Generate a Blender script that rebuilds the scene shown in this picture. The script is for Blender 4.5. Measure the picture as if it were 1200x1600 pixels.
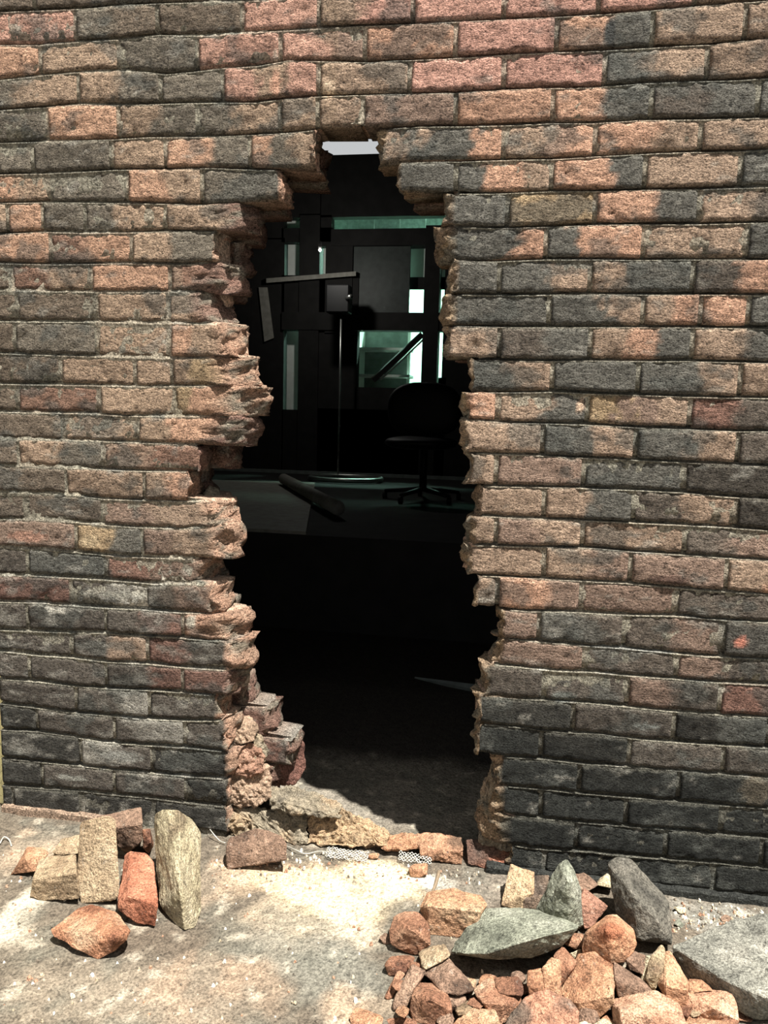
import bpy, bmesh, math, random
from mathutils import Vector, Matrix, noise
for o in list(bpy.data.objects): bpy.data.objects.remove(o)
scn = bpy.context.scene
COL = scn.collection

# ------------------------------------------------------------------ camera
YAW, PITCH, ROLL, CH, CD = 0.16544269, -0.12541398, 0.02684791, 1.13613053, 1.86126466
FPX = 1200.0
def _axes():
    cy, sy = math.cos(YAW), math.sin(YAW); cp, sp = math.cos(PITCH), math.sin(PITCH); cr, sr = math.cos(ROLL), math.sin(ROLL)
    r = Vector((cy, sy, 0)); f = Vector((-sy, cy, 0)); u = Vector((0, 0, 1))
    f2 = cp*f + sp*u; u2 = -sp*f + cp*u
    return cr*r + sr*u2, -sr*r + cr*u2, f2
AR, AU, AF = _axes()
CAM = Vector((0, -CD, CH))
cam = bpy.data.cameras.new('camera'); cam_o = bpy.data.objects.new('camera', cam); COL.objects.link(cam_o)
cam.sensor_fit = 'VERTICAL'; cam.sensor_height = 36.0; cam.lens = 36.0*FPX/1600.0; cam.clip_start = 0.05
M = Matrix((AR, AU, -AF)).transposed().to_4x4(); M.translation = CAM; cam_o.matrix_world = M
scn.camera = cam_o
# ------------------------------------------------------------------ sky, sun, exposure
SUN_EL = math.radians(69)
sd = Vector((-0.77*math.cos(SUN_EL), 0.638*math.cos(SUN_EL), -math.sin(SUN_EL)))
sun = bpy.data.lights.new('sun', 'SUN'); sun.energy = 8.6; sun.angle = math.radians(0.9); sun.color = (1.0, 0.97, 0.93)
sun_o = bpy.data.objects.new('sun', sun); COL.objects.link(sun_o); sun_o.location = (2, -3, 6)
sun_o.rotation_euler = sd.to_track_quat('-Z', 'Y').to_euler()
w = bpy.data.worlds.new('sky'); scn.world = w; w.use_nodes = True
w.node_tree.nodes['Background'].inputs[0].default_value = (0.96, 0.98, 1.0, 1)
w.node_tree.nodes['Background'].inputs[1].default_value = 0.46
vs = scn.view_settings; vs.view_transform = 'Standard'; vs.look = 'None'; vs.exposure = 0.62; vs.gamma = 1.0; vs.use_curve_mapping = False

# ------------------------------------------------------------------ helpers
def P(x, y, Y=0.0):
    D = (x-600)/FPX*AR - (y-800)/FPX*AU + AF
    return CAM + D*((Y+CD)/D.y)
FZ = -0.012
def G(x, y, z=FZ):
    D = (x-600)/FPX*AR - (y-800)/FPX*AU + AF
    return CAM + D*((z-CH)/D.z)
def s2l(c): 
    c /= 255.0
    return c/12.92 if c <= 0.04045 else ((c+0.055)/1.055)**2.4
def rgb(r, g, b): return Vector((s2l(r), s2l(g), s2l(b)))
def nz(x, y, z=0.0): return noise.noise(Vector((x, y, z)))
def fr(x, y, z=0.0, o=4): return noise.fractal(Vector((x, y, z)), 1.0, 2.0, o)
def lerp(a, b, t): return a + (b-a)*t
def sm(t):
    t = max(0.0, min(1.0, t)); return t*t*(3-2*t)
def tag(o, label=None, cat=None, group=None, kind=None):
    if label: o['label'] = label
    if cat: o['category'] = cat
    if group: o['group'] = group
    if kind: o['kind'] = kind
    return o
def mkobj(name, verts, faces, mat, parent=None, tints=None, smooth=False, base=True):
    """one mesh object; origin at the base centre of its own geometry"""
    if parent is None and base and verts:
        xs = [v[0] for v in verts]; ys = [v[1] for v in verts]; zs = [v[2] for v in verts]
        org = Vector(((min(xs)+max(xs))/2, (min(ys)+max(ys))/2, min(zs)))
    else: org = Vector((0, 0, 0))
    me = bpy.data.meshes.new(name)
    me.from_pydata([(v[0]-org.x, v[1]-org.y, v[2]-org.z) for v in verts], [], faces)
    me.validate(); me.update()
    if tints is not None:
        a = me.color_attributes.new('tint', 'FLOAT_COLOR', 'POINT')
        flat = []
        for t in tints: flat += [t[0], t[1], t[2], 1.0]
        if len(a.data)*4 == len(flat): a.data.foreach_set('color', flat)
    bm = bmesh.new(); bm.from_mesh(me); bmesh.ops.recalc_face_normals(bm, faces=bm.faces); bm.to_mesh(me); bm.free()
    if smooth: me.polygons.foreach_set('use_smooth', [True]*len(me.polygons))
    me.materials.append(mat)
    o = bpy.data.objects.new(name, me); COL.objects.link(o); o.location = org
    if parent: 
        o.parent = parent; o.matrix_parent_inverse = parent.matrix_basis.inverted()
    return o
def empty(name, loc, parent=None):
    o = bpy.data.objects.new(name, None); COL.objects.link(o); o.location = loc; o.empty_display_size = 0.05
    if parent: o.parent = parent; o.matrix_parent_inverse = parent.matrix_basis.inverted()
    return o
class MB:
    def __init__(s): s.v = []; s.f = []
    def box(s, x0, y0, z0, x1, y1, z1, m=None, bev=0.0):
        if bev > 0:
            bm = bmesh.new(); bmesh.ops.create_cube(bm, size=1.0)
            for v in bm.verts: v.co = Vector(((x0+x1)/2+v.co.x*(x1-x0), (y0+y1)/2+v.co.y*(y1-y0), (z0+z1)/2+v.co.z*(z1-z0)))
            bmesh.ops.bevel(bm, geom=bm.edges[:], offset=bev, segments=1, affect='EDGES')
            bm.verts.index_update(); n = len(s.v)
            for v in bm.verts: s.v.append(m @ v.co if m else v.co.copy())
            for f in bm.faces: s.f.append([n+v.index for v in f.verts])
            bm.free(); return s
        n = len(s.v)
        for x in (x0, x1):
            for y in (y0, y1):
                for z in (z0, z1):
                    p = Vector((x, y, z)); s.v.append(m @ p if m else p)
        s.f += [[n+i for i in q] for q in ((0,1,3,2),(4,6,7,5),(0,4,5,1),(2,3,7,6),(0,2,6,4),(1,5,7,3))]
        return s
    def tube(s, pts, r, seg=10, r2=None, closed=False):
        pts = [Vector(p) for p in pts]; n0 = len(s.v); k = len(pts)
        for i, p in enumerate(pts):
            if closed: d = pts[(i+1) % k]-pts[i-1]
            else: d = pts[min(i+1, k-1)]-pts[max(i-1, 0)]
            d.normalize(); a = d.cross(Vector((0.31, 0.2, 0.93))); a.normalize(); b = d.cross(a)
            rr = r if r2 is None else lerp(r, r2, i/max(1, k-1))
            for j in range(seg):
                t = 2*math.pi*j/seg; s.v.append(p + a*math.cos(t)*rr + b*math.sin(t)*rr)
        for i in range(k if closed else k-1):
            for j in range(seg):
                i2 = (i+1) % k
                s.f.append([n0+i*seg+j, n0+i*seg+(j+1) % seg, n0+i2*seg+(j+1) % seg, n0+i2*seg+j])
        if not closed:
            s.f.append([n0+j for j in range(seg)]); s.f.append([n0+(k-1)*seg+j for j in range(seg)])
        return s
    def build(s, name, mat, parent=None, smooth=False): return mkobj(name, s.v, s.f, mat, parent, smooth=smooth)

# ------------------------------------------------------------------ materials
def mat_base(name):
    m = bpy.data.materials.new(name); m.use_nodes = True; nt = m.node_tree
    return m, nt, nt.nodes['Principled BSDF']
def rough_mat(name, src='attr', color=None, speck=0.55, blot=0.35, bump=0.6, grain=260.0, rough=0.95, pale=0.0, bumpdist=0.004, pit=0.5, streak=1.0):
    """rough mineral surface: tint from the mesh (or a flat colour), grain, blotches, pits and fine relief"""
    m, nt, b = mat_base(name); N = nt.nodes; L = nt.links
    geo = N.new('ShaderNodeNewGeometry')
    if src == 'attr':
        a = N.new('ShaderNodeAttribute'); a.attribute_name = 'tint'; base = a.outputs['Color']
    else:
        c = N.new('ShaderNodeRGB'); c.outputs[0].default_value = (*color, 1); base = c.outputs[0]
    st = N.new('ShaderNodeVectorMath'); st.operation = 'MULTIPLY'; st.inputs[1].default_value = (1.0, 1.0, streak); L.new(geo.outputs['Position'], st.inputs[0])
    def nse(scale, det=4, rg=0.6):
        n = N.new('ShaderNodeTexNoise'); n.inputs['Scale'].default_value = scale; n.inputs['Detail'].default_value = det; n.inputs['Roughness'].default_value = rg
        L.new(st.outputs[0], n.inputs['Vector']); return n.outputs['Fac']
    def mr(sock, a0, a1, b0, b1):
        n = N.new('ShaderNodeMapRange'); n.inputs[1].default_value = a0; n.inputs[2].default_value = a1; n.inputs[3].default_value = b0; n.inputs[4].default_value = b1
        L.new(sock, n.inputs[0]); return n.outputs[0]
    def mul(a_, b_):
        n = N.new('ShaderNodeMath'); n.operation = 'MULTIPLY'; L.new(a_, n.inputs[0]); L.new(b_, n.inputs[1]); return n.outputs[0]
    n1 = nse(grain, 3, 0.75); n2 = nse(48, 6, 0.7); n3 = nse(95, 4, 0.7)
    f = mul(mr(n1, 0.36, 0.64, 1-speck, 1+speck), mr(n2, 0.3, 0.7, 1-blot, 1+blot))
    f = mul(f, mr(n3, 0.34, 0.46, pit, 1.0))
    mx = N.new('ShaderNodeVectorMath'); mx.operation = 'SCALE'; L.new(base, mx.inputs[0]); L.new(f, mx.inputs['Scale'])
    out = mx.outputs[0]
    if pale > 0:
        n4 = nse(62, 6, 0.7); k = mr(n4, 0.60, 0.70, 0.0, pale)
        mp = N.new('ShaderNodeMix'); mp.data_type = 'RGBA'; L.new(k, mp.inputs[0]); L.new(out, mp.inputs[6]); mp.inputs[7].default_value = (0.50, 0.45, 0.37, 1); out = mp.outputs[2]
    L.new(out, b.inputs['Base Color'])
    b.inputs['Roughness'].default_value = rough; b.inputs['Specular IOR Level'].default_value = 0.15
    ad = N.new('ShaderNodeMath'); ad.operation = 'ADD'; L.new(n1, ad.inputs[0]); L.new(mr(n3, 0.2, 0.6, 0, 1.6), ad.inputs[1])
    bp = N.new('ShaderNodeBump'); bp.inputs['Strength'].default_value = bump; bp.inputs['Distance'].default_value = bumpdist
    L.new(ad.outputs[0], bp.inputs['Height']); L.new(bp.outputs['Normal'], b.inputs['Normal'])
    return m
def flat_mat(name, c, rough=0.7, metal=0.0, var=0.15, scale=14.0, spec=0.3):
    m, nt, b = mat_base(name); N = nt.nodes; L = nt.links
    geo = N.new('ShaderNodeNewGeometry'); n = N.new('ShaderNodeTexNoise'); n.inputs['Scale'].default_value = scale; n.inputs['Detail'].default_value = 5
    L.new(geo.outputs['Position'], n.inputs['Vector'])
    r = N.new('ShaderNodeMapRange'); r.inputs[1].default_value = 0.3; r.inputs[2].default_value = 0.7; r.inputs[3].default_value = 1-var; r.inputs[4].default_value = 1+var
    L.new(n.outputs['Fac'], r.inputs[0])
    v = N.new('ShaderNodeVectorMath'); v.operation = 'SCALE'; v.inputs[0].default_value = c; L.new(r.outputs[0], v.inputs['Scale']); L.new(v.outputs[0], b.inputs['Base Color'])
    b.inputs['Roughness'].default_value = rough; b.inputs['Metallic'].default_value = metal; b.inputs['Specular IOR Level'].default_value = spec
    return m
def emit_mat(name, c, s):
    m, nt, b = mat_base(name); b.inputs['Emission Color'].default_value = (*c, 1); b.inputs['Emission Strength'].default_value = s; b.inputs['Base Color'].default_value = (*c, 1)
    return m
BRICK = rough_mat('fired_brick', speck=0.66, blot=0.46, bump=1.0, bumpdist=0.012, pit=0.28, streak=1.7)
MORTAR = rough_mat('lime_mortar', speck=0.6, blot=0.35, bump=1.0, grain=220, bumpdist=0.005)
RUBBLE = rough_mat('broken_brick', speck=0.5, blot=0.28, bump=0.8, pale=0.35, bumpdist=0.004)
STONE = rough_mat('grey_stone', speck=0.5, blot=0.25, bump=0.8, grain=200, bumpdist=0.004)
GROUND = rough_mat('dusty_concrete', speck=0.42, blot=0.30, bump=0.6, grain=170, bumpdist=0.004)
# clay and mortar colours (sRGB)
CC = dict(P=rgb(214,163,144), O=rgb(216,169,140), T=rgb(178,152,129), B=rgb(150,126,110), G=rgb(102,103,96), D=rgb(100,93,84),
          K=rgb(56,57,53), R=rgb(142,106,92), Y=rgb(184,158,122), L=rgb(172,167,154), F=rgb(226,176,146), M=rgb(146,141,124))
# ================================================================== THE BRICK WALL
FRONT = empty('wall_front', (-0.35, 0, 0)); tag(FRONT, 'old soot stained brick wall with a man-sized hole broken through it', kind='structure')
JRAW = {
0:"0,18 60,16 130,13 200,7 267,4 330,3 450,-2",
1:"0,70 60,70 120,65 190,61 250,54 317,56 380,51 400,50 500,44 560,40 640,37 700,34 780,30 860,26 930,22 1000,17 1100,8 1200,0",
2:"0,125 60,118 110,113 180,110 230,112 260,116 300,112 350,106 400,103 450,94 500,95 580,97 620,94 700,91 800,84 870,81 930,79 1000,75 1060,71 1110,69 1170,62 1200,59",
3:"0,172 70,167 130,162 170,164 220,163 280,161 340,160 400,160 450,153 500,150 560,148 640,146 720,144 800,139 860,137 930,136 1000,130 1100,126 1150,125 1200,121",
4:"0,223 70,221 130,219 180,217 230,214 280,214 340,213 400,210 450,207 490,203 560,200 600,201 660,197 720,197 800,195 860,192 930,192 1000,187 1100,186 1170,184 1200,183",
5:"0,272 60,271 130,268 180,265 260,264 330,262 400,265 440,266 497,264 620,254 680,252 720,252 800,249 870,248 930,244 1000,240 1070,237 1150,236 1200,233",
6:"0,317 60,316 110,316 180,317 250,318 330,320 640,300 700,302 780,302 870,298 940,298 1000,296 1100,295 1200,292",
7:"0,365 70,362 130,364 200,363 260,361 320,362 700,354 780,356 850,354 930,351 1000,350 1090,350 1200,347",
8:"0,411 80,413 150,412 200,411 270,413 330,412 720,408 780,408 850,405 930,405 1000,406 1060,405 1150,405 1200,406",
9:"0,454 70,455 140,456 200,456 280,456 330,457 720,460 800,461 860,460 930,459 1000,460 1060,460 1130,460 1200,461",
10:"0,502 80,503 160,503 220,505 280,505 340,507 720,509 800,511 860,511 940,511 1000,511 1060,511 1130,512 1200,513",
11:"0,552 80,555 150,557 200,558 270,560 320,559 400,558 710,560 780,563 850,564 930,563 1000,564 1070,564 1200,567",
12:"0,600 60,601 140,602 220,604 330,603 760,613 830,613 870,612 930,615 1000,617 1080,620 1200,622",
13:"0,644 60,645 130,646 200,650 260,651 340,650 740,656 800,661 870,662 930,664 1000,668 1080,671 1150,674 1200,674",
14:"0,686 60,688 140,689 200,691 270,694 330,697 745,708 830,711 880,714 960,717 1040,721 1100,724 1200,728",
15:"0,727 70,730 140,733 200,736 270,737 300,738 760,760 830,761 900,762 930,764 1000,766 1070,770 1130,776 1200,780",
16:"0,769 60,771 110,773 160,780 230,782 280,783 745,806 800,809 880,812 950,815 1030,819 1130,824 1200,829",
17:"0,812 50,812 100,815 160,820 210,824 280,826 330,824 740,852 800,854 870,855 930,857 1000,863 1080,868 1150,873 1200,876",
18:"0,855 60,858 120,863 190,870 250,872 320,874 735,899 800,902 850,905 910,908 970,911 1030,916 1110,923 1200,929",
19:"0,899 50,900 100,903 160,906 200,909 240,913 300,913 790,953 830,956 880,956 960,961 1000,962 1060,963 1140,970 1200,973",
20:"0,941 60,942 110,947 170,951 220,953 270,957 330,960 790,998 840,1003 910,1009 970,1013 1050,1021 1100,1026 1200,1030",
21:"0,985 60,987 110,989 160,989 200,993 270,996 330,1002 800,1042 870,1049 930,1051 1000,1058 1060,1062 1120,1067 1200,1071",
22:"10,1019 60,1025 110,1028 170,1035 230,1038 290,1044 350,1048 800,1092 870,1096 930,1100 1000,1107 1050,1112 1130,1118 1200,1122",
23:"10,1062 60,1066 110,1072 170,1077 230,1079 290,1083 340,1088 760,1132 823,1138 880,1145 930,1147 970,1152 1000,1156 1060,1161 1200,1170",
24:"10,1101 60,1107 110,1114 170,1119 220,1124 290,1127 340,1127 785,1183 850,1187 920,1195 970,1198 1000,1200 1090,1207 1200,1216",
25:"10,1142 60,1144 110,1151 160,1160 220,1165 290,1169 350,1175 800,1230 850,1234 900,1240 1000,1248 1100,1257 1200,1264",
26:"10,1186 60,1191 130,1198 170,1203 230,1208 290,1214 350,1218 780,1272 840,1279 900,1285 960,1290 1060,1298 1120,1304 1200,1311",
27:"10,1228 70,1233 130,1237 180,1243 230,1247 290,1255 350,1262 850,1328 920,1332 980,1339 1050,1344 1130,1350 1200,1358",
28:"10,1269 100,1276 200,1285 300,1297 350,1305 1030,1386 1120,1394 1200,1401",
}
JP = {}
for k, s in JRAW.items():
    pts = [tuple(map(float, q.split(','))) for q in s.split()]
    JP[k] = sorted(((P(x, y).x, P(x, y).z) for x, y in pts))
def ZJ(k, u):
    """height of bed joint k at wall coordinate u"""
    if k < 0: return ZJ(0, min(u, -0.75)) - 0.075*k*1.0 if False else 2.1 - 0.075*k + 0.004*nz(u*2, k*3.1)
    p = JP[k]
    if k == 0 and u > p[-1][0]: return 2.1 + 0.003*nz(u*2, 0.3)
    if u <= p[0][0]: return p[0][1]
    if u >= p[-1][0]: return p[-1][1]
    for i in range(len(p)-1):
        if p[i+1][0] >= u:
            a, b = p[i], p[i+1]; return lerp(a[1], b[1], (u-a[0])/max(1e-6, b[0]-a[0]))
def ypx(k, x):
    """pixel row of joint k near pixel column x"""
    if k < 0: return ypx(0, x)-52*(-k)
    pts = [tuple(map(float, q.split(','))) for q in JRAW[k].split()]
    if x <= pts[0][0]: return pts[0][1]
    for i in range(len(pts)-1):
        if pts[i+1][0] >= x: return lerp(pts[i][1], pts[i+1][1], (x-pts[i][0])/(pts[i+1][0]-pts[i][0]))
    return pts[-1][1]
def upx(k, x, Y=0.0):
    return P(x, (ypx(k, x)+ypx(k+1, x))/2, Y).x
WL, WR = -1.392, 1.25
# course: (left perpends, left clay codes, (front edge, silhouette), right (front edge, silhouette), right perpends, right codes)
CRS = {
 -1: ('52 190 330', 'D D D D', None, None, '', ''),
 0: ('117 245 378 498 645 787 935 1085', 'P GD D P TP P P P T', None, None, '', ''),
 1: ('62 185 308 438 570 712 870 1020 1165', 'O T G P PB O P OG T T', None, None, '', ''),
 2: ('122 250 348 497 640 787 945 1105', 'GT TG G PTP T P P GT TB', None, None, '', ''),
 3: ('73 184 308 437 496 567 712 864 1018 1185', 'G O TG GT T T B O OG DG G', None, None, '', ''),
 4: ('50 173 258 390', 'G G T OG OGT', (492, 500), (606, 590), '787 930 1095', 'TGGO TO OT T'),
 5: ('77 198 315', 'OT G OT G', (432, 443), (628, 622), '712 862 1008 1157', 'G GOT OOG T GD'),
 6: ('11 66 132 258', 'T O G GTT T', (336, 408), (712, 692), '793 930 1093', 'G Y OG TD'),
 7: ('78 205', 'O RO TG', (332, 362), (716, 686), '853 1006 1167', 'GGO GOO T G'),
 8: ('17 142 265', 'D RT O BR', (302, 378), (719, 705), '780 922 1083', 'G GGT TGG DO'),
 9: ('25 150 262', 'D D T T', (292, 362), (716, 692), '858 1005 1095 1170', 'G GGT TO O G'),
 10: ('22 150 265', 'D G T OT', (325, 388), (704, 696), '780 922 1082', 'T DG TOG TG'),
 11: ('94 210 268', 'D T T TY', (322, 405), (741, 738), '863 997 1157', 'GT G GGT T'),
 12: ('27 155 272', 'D R T YO', (325, 418), (735, 727), '777 918 1078', 'O TG YBT RD'),
 13: ('97 215', 'D T TO', (314, 402), (735, 726), '848 993 1153', 'T GT GT D'),
 14: ('28 160', 'D TG BR', (311, 318), (741, 726), '775 912 1070', 'T B G K'),
 15: ('103 225', 'D T TO', (294, 300), (754, 744), '850 990 1150', 'T TG DT K'),
 16: ('40 160', 'D D BT', (308, 370), (746, 730), '775 910 1070', 'T BT T DB'),
 17: ('118 222', 'B YG BT', (322, 376), (740, 718), '850 985 1135', 'T TB B TO'),
 18: ('42 165', 'D G RB', (304, 342), (749, 741), '777 908 1057', 'T OB B D'),
 19: ('110 227', 'R DL DB', (322, 364), (790, 780), '842 975 1130', 'B GD DB D'),
 20: ('42 165 285', 'D D DR O', (312, 388), (788, 776), '913 1057', 'B D BD'),
 21: ('112 230', 'D DT RD', (346, 393), (768, 750), '850 980 1125', 'D D BD R'),
 22: ('45 165 285', 'D D DR R', (350, 386), (753, 736), '895 1053', 'K D KG'),
 23: ('118 232', 'D DL D', (333, 362), (750, 738), '845 983 1130', 'K K D DG'),
 24: ('57 178 288', 'K D DL D', (346, 374), (786, 764), '905 1060', 'K K K'),
 25: ('125 237', 'K LD K', (350, 376), (790, 764), '845 978 1126', 'K K K K'),
 26: ('65 178 290', 'K D D K', (352, 374), (800, 752), '900 1040 1190', 'K K K K'),
 27: ('20 125 240', 'K K K K', (353, 372), (800, 790), '850 980 1115', 'K K K K'),
}
BACKL = {4: 512, 5: 455, 6: 415, 7: 392, 8: 376, 9: 360, 10: 372, 11: 390, 12: 398, 13: 392, 14: 374, 15: 330, 16: 358, 17: 362, 18: 344, 19: 352, 20: 372, 21: 378, 22: 374, 23: 398, 24: 432, 25: 470, 26: 440}

def code_tint(codes, t, u, z):
    c = code_tint0(codes, t, u, z)
    if u >= -0.45: c = c.lerp(CC['T'].lerp(CC['K'], sm((0.75-z+0.2*nz(u*5, z*5))/0.5)), 0.10)
    else: c = c.lerp(CC['T'].lerp(CC['Y'], 0.5).lerp(CC['D'], sm((1.15-z+0.2*nz(u*5, z*5))/0.6)), 0.26)
    return c
def code_tint0(codes, t, u, z):
    n = len(codes)
    if n == 1: c = CC[codes[0]]
    else:
        tt = t + 0.22*fr(u*16, z*16, 3.0) + 0.08*nz(u*70, z*70)
        f = max(0.0, min(n-1e-4, tt*n)); i = int(f); r = f-i
        c = CC[codes[i]]
        if r > 0.85 and i+1 < n: c = c.lerp(CC[codes[i+1]], (r-0.85)/0.3)
        if r < 0.15 and i > 0: c = c.lerp(CC[codes[i-1]], (0.15-r)/0.3)
    return c
SPOTS = [(P(x, y).x, P(x, y).z, rx*0.0015, ry*0.0015, rgb(*c)) for x, y, rx, ry, c in (
 (431,130,8,20,(244,190,160)), (430,90,6,9,(250,224,200)), (512,140,9,14,(250,220,186)), (908,634,6,12,(240,206,176)), (1156,1003,10,8,(226,150,126)), (88,953,22,6,(222,216,200)),
 (195,930,42,8,(176,172,158)), (205,945,34,6,(196,190,176)), (140,846,20,11,(206,182,146)), (298,972,10,11,(214,204,184)), (45,838,40,9,(170,132,112)), (205,1120,26,7,(170,168,156)), (190,1182,40,9,(156,154,144)),
 (110,1215,30,5,(166,164,152)), (1010,1135,22,5,(140,142,134)), (880,1090,20,10,(126,128,120)), (1180,1235,22,26,(104,96,82)), (953,52,9,20,(84,84,80)), (985,1015,70,4,(150,148,138)), (1045,905,30,8,(120,96,84)))]
def weather(c, u, z, amt=1.0):
    """old cement smears, soot and lime bloom that cross brick and joint alike"""
    a = fr(u*9+3.1, z*13+1.7, 0.5, 5)
    g = sm((a-0.22)/0.16)*0.75*amt
    c = c.lerp(CC['G']*(0.9+0.2*nz(u*30, z*30)), g)
    b = fr(u*14-7, z*40+5, 2.5, 4)
    c = c.lerp(CC['L'], sm((b-(0.30 if u < -0.45 and z < 0.8 else 0.52))/0.2)*0.55*amt)
    for sx, sz, ru, rz, col in SPOTS:
        d = math.hypot((u-sx)/ru, (z-sz)/rz)+0.35*nz(u*90, z*90, 1.0)
        if d < 1.15: c = c.lerp(col, sm((1.15-d)/0.35))
    return c
BK = {}                        # course -> list of (u0, u1, codes)
def clay_at(u, z):
    """soot and clay colour of the brick nearest to a spot of mortar"""
    for k in range(-6, 28):
        if z >= ZJ(k+1, u):
            for a, b, c in BK.get(k, ()):
                if a-0.006 <= u <= b+0.006: return code_tint(c, (u-a)/(b-a), u, z)
            break
    return None
def brick_geo(k, uL, uR, codes, sid, brkL=None, brkR=None, y0=0.0, depth=0.10, hw=0.0045, fresh='F'):
    """rows bottom->top; path per row: back-left, left side, front, right side, back-right.  brk = (uFront, uSil, ySil)"""
    rnd = random.Random(sid); V = []; T = []; F_ = []
    if uR < -0.45 and k >= 17: hw = 0.0062
    if y0 == 0.0: BK.setdefault(k, []).append((uL, uR, codes))
    off = y0 + rnd.uniform(-0.0025, 0.003); tl = rnd.uniform(-0.004, 0.004); br = rnd.uniform(0.86, 1.13)
    nv = 10; a = brkL[0] if brkL else uL; b = brkR[0] if brkR else uR
    nc = max(3, int((b-a)/0.0075)); nb = 9
    s1 = rnd.uniform(0, 50)
    path_n = None
    for r in range(nv):
        v = r/(nv-1); edge = r in (0, nv-1)
        row = []
        def zz(u):
            return lerp(ZJ(k+1, u)+hw*1.3+0.0040*fr(u*40, k*5.3+1), ZJ(k, u)-hw*0.7+0.0040*fr(u*40, k*5.3+9), v)
        def side(brk, ub, sgn):
            out = []
            if brk is None:
                for q, y in ((1, depth), (0.5, depth*0.4), (0.15, 0.010)):
                    out.append((ub + sgn*0.0, off+y, 0.0))
            else:
                uF, uS, yS = brk
                for j in range(nb, 0, -1):
                    t = j/nb
                    if t > 0.85: out.append((uS - sgn*0.006*(t-0.85)/0.15, off+lerp(yS, max(depth, yS+0.01), (t-0.85)/0.15), 1.0))
                    else:
                        q = t/0.85; ang = q*math.pi/2
                        out.append((lerp(uF, uS, math.sin(ang)**0.8), off + yS*(1-math.cos(ang))**0.9, q))
            return out
        ls = side(brkL, uL, -1); rs = side(brkR, uR, 1)[::-1]
        path = ls + [(lerp(a, b, i/nc), off, 0.0) for i in range(nc+1)] + rs
        nl = len(ls); path_n = len(path)
        for i, (u, y, q) in enumerate(path):
            z = zz(u)
            fi = i-nl
            isf = 0 <= fi <= nc
            if isf:
                y += 0.0022*fr(u*55, z*55, s1) + 0.0026*nz(u*17, z*17, s1) + tl*(v-0.5)
                if edge: y += 0.0016+0.0016*nz(u*40, z*40, s1+4)
                if (fi == 0 and not brkL) or (fi == nc and not brkR): y += 0.0015
                chip = fr(u*16, z*16, s1+20)
                if chip > 0.45: y += (chip-0.45)*0.010
            brk = (i < nl and brkL) or (i >= nl+nc and brkR) 
            if brk:
                amp = 0.015*min(1, q*3+0.3)
                g = 40.0
                u += amp*fr(u*g+3, z*g*1.2, y*g+s1); y += amp*0.9*fr(u*g+17, z*g*1.2, y*g+s1+9) + amp*0.5*nz(u*90, z*90, y*90)
                big = 0.024*min(1, q*2)
                u += big*fr(u*11+s1, z*14, 1.0, 2); y += big*0.7*fr(u*11, z*14, s1, 2)
                z += (v-0.5)*2*hw*1.1*min(1, q*3) + amp*0.5*nz(u*35+5, z*35, s1)
            elif not isf:
                u += 0.0018*nz(z*60, s1, y*30)
            row.append(Vector((u, y, z)))
            if q > 0.02:
                c = CC[fresh].lerp(CC['T'], 0.5+0.5*nz(u*25, z*25, y*25)) if fresh != 'R' else CC['R'].lerp(CC['B'], 0.5+0.5*nz(u*25, z*25, y*25))
                c = c.lerp(CC['M'], sm((fr(u*22, z*30, y*22+5)-0.12)/0.2)*0.8)
                c0 = weather(code_tint(codes, 1.0 if i > nl else 0.0, u, z), u, z)
                c = c0.lerp(c, min(1, q*4))
            else:
                t = (u-uL)/max(1e-4, uR-uL)
                c = weather(code_tint(codes, t, u, z), u, z, 0.8)
                if edge: c = c.lerp(CC['M'], 0.25)
            T.append(c*br)
        V += row
    n = path_n
    for r in range(nv-1):
        for i in range(n):
            j = (i+1) % n
            F_.append((r*n+i, r*n+j, (r+1)*n+j, (r+1)*n+i))
    F_.append(tuple(range(n))[::-1]); F_.append(tuple((nv-1)*n+i for i in range(n)))
    return V, F_, T
def add_brick(k, uL, uR, codes, sid, **kw):
    V, F_, T = brick_geo(k, uL, uR, codes, sid, **kw)
    return mkobj('brick', V, F_, BRICK, FRONT, T, smooth=True)
JW = 0.0058
UEDGE = {}                     # course -> (left front, left sil, right front, right sil) in wall coordinates
stuff = ([], [], [])
def add_stuff(geo):
    V, F_, T = geo; n = len(stuff[0]); stuff[0].extend(V); stuff[2].extend(T); stuff[1].extend([tuple(n+i for i in f) for f in F_])
DS = 0.075
sid = 100
XF = P(1200, 700).x
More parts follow.
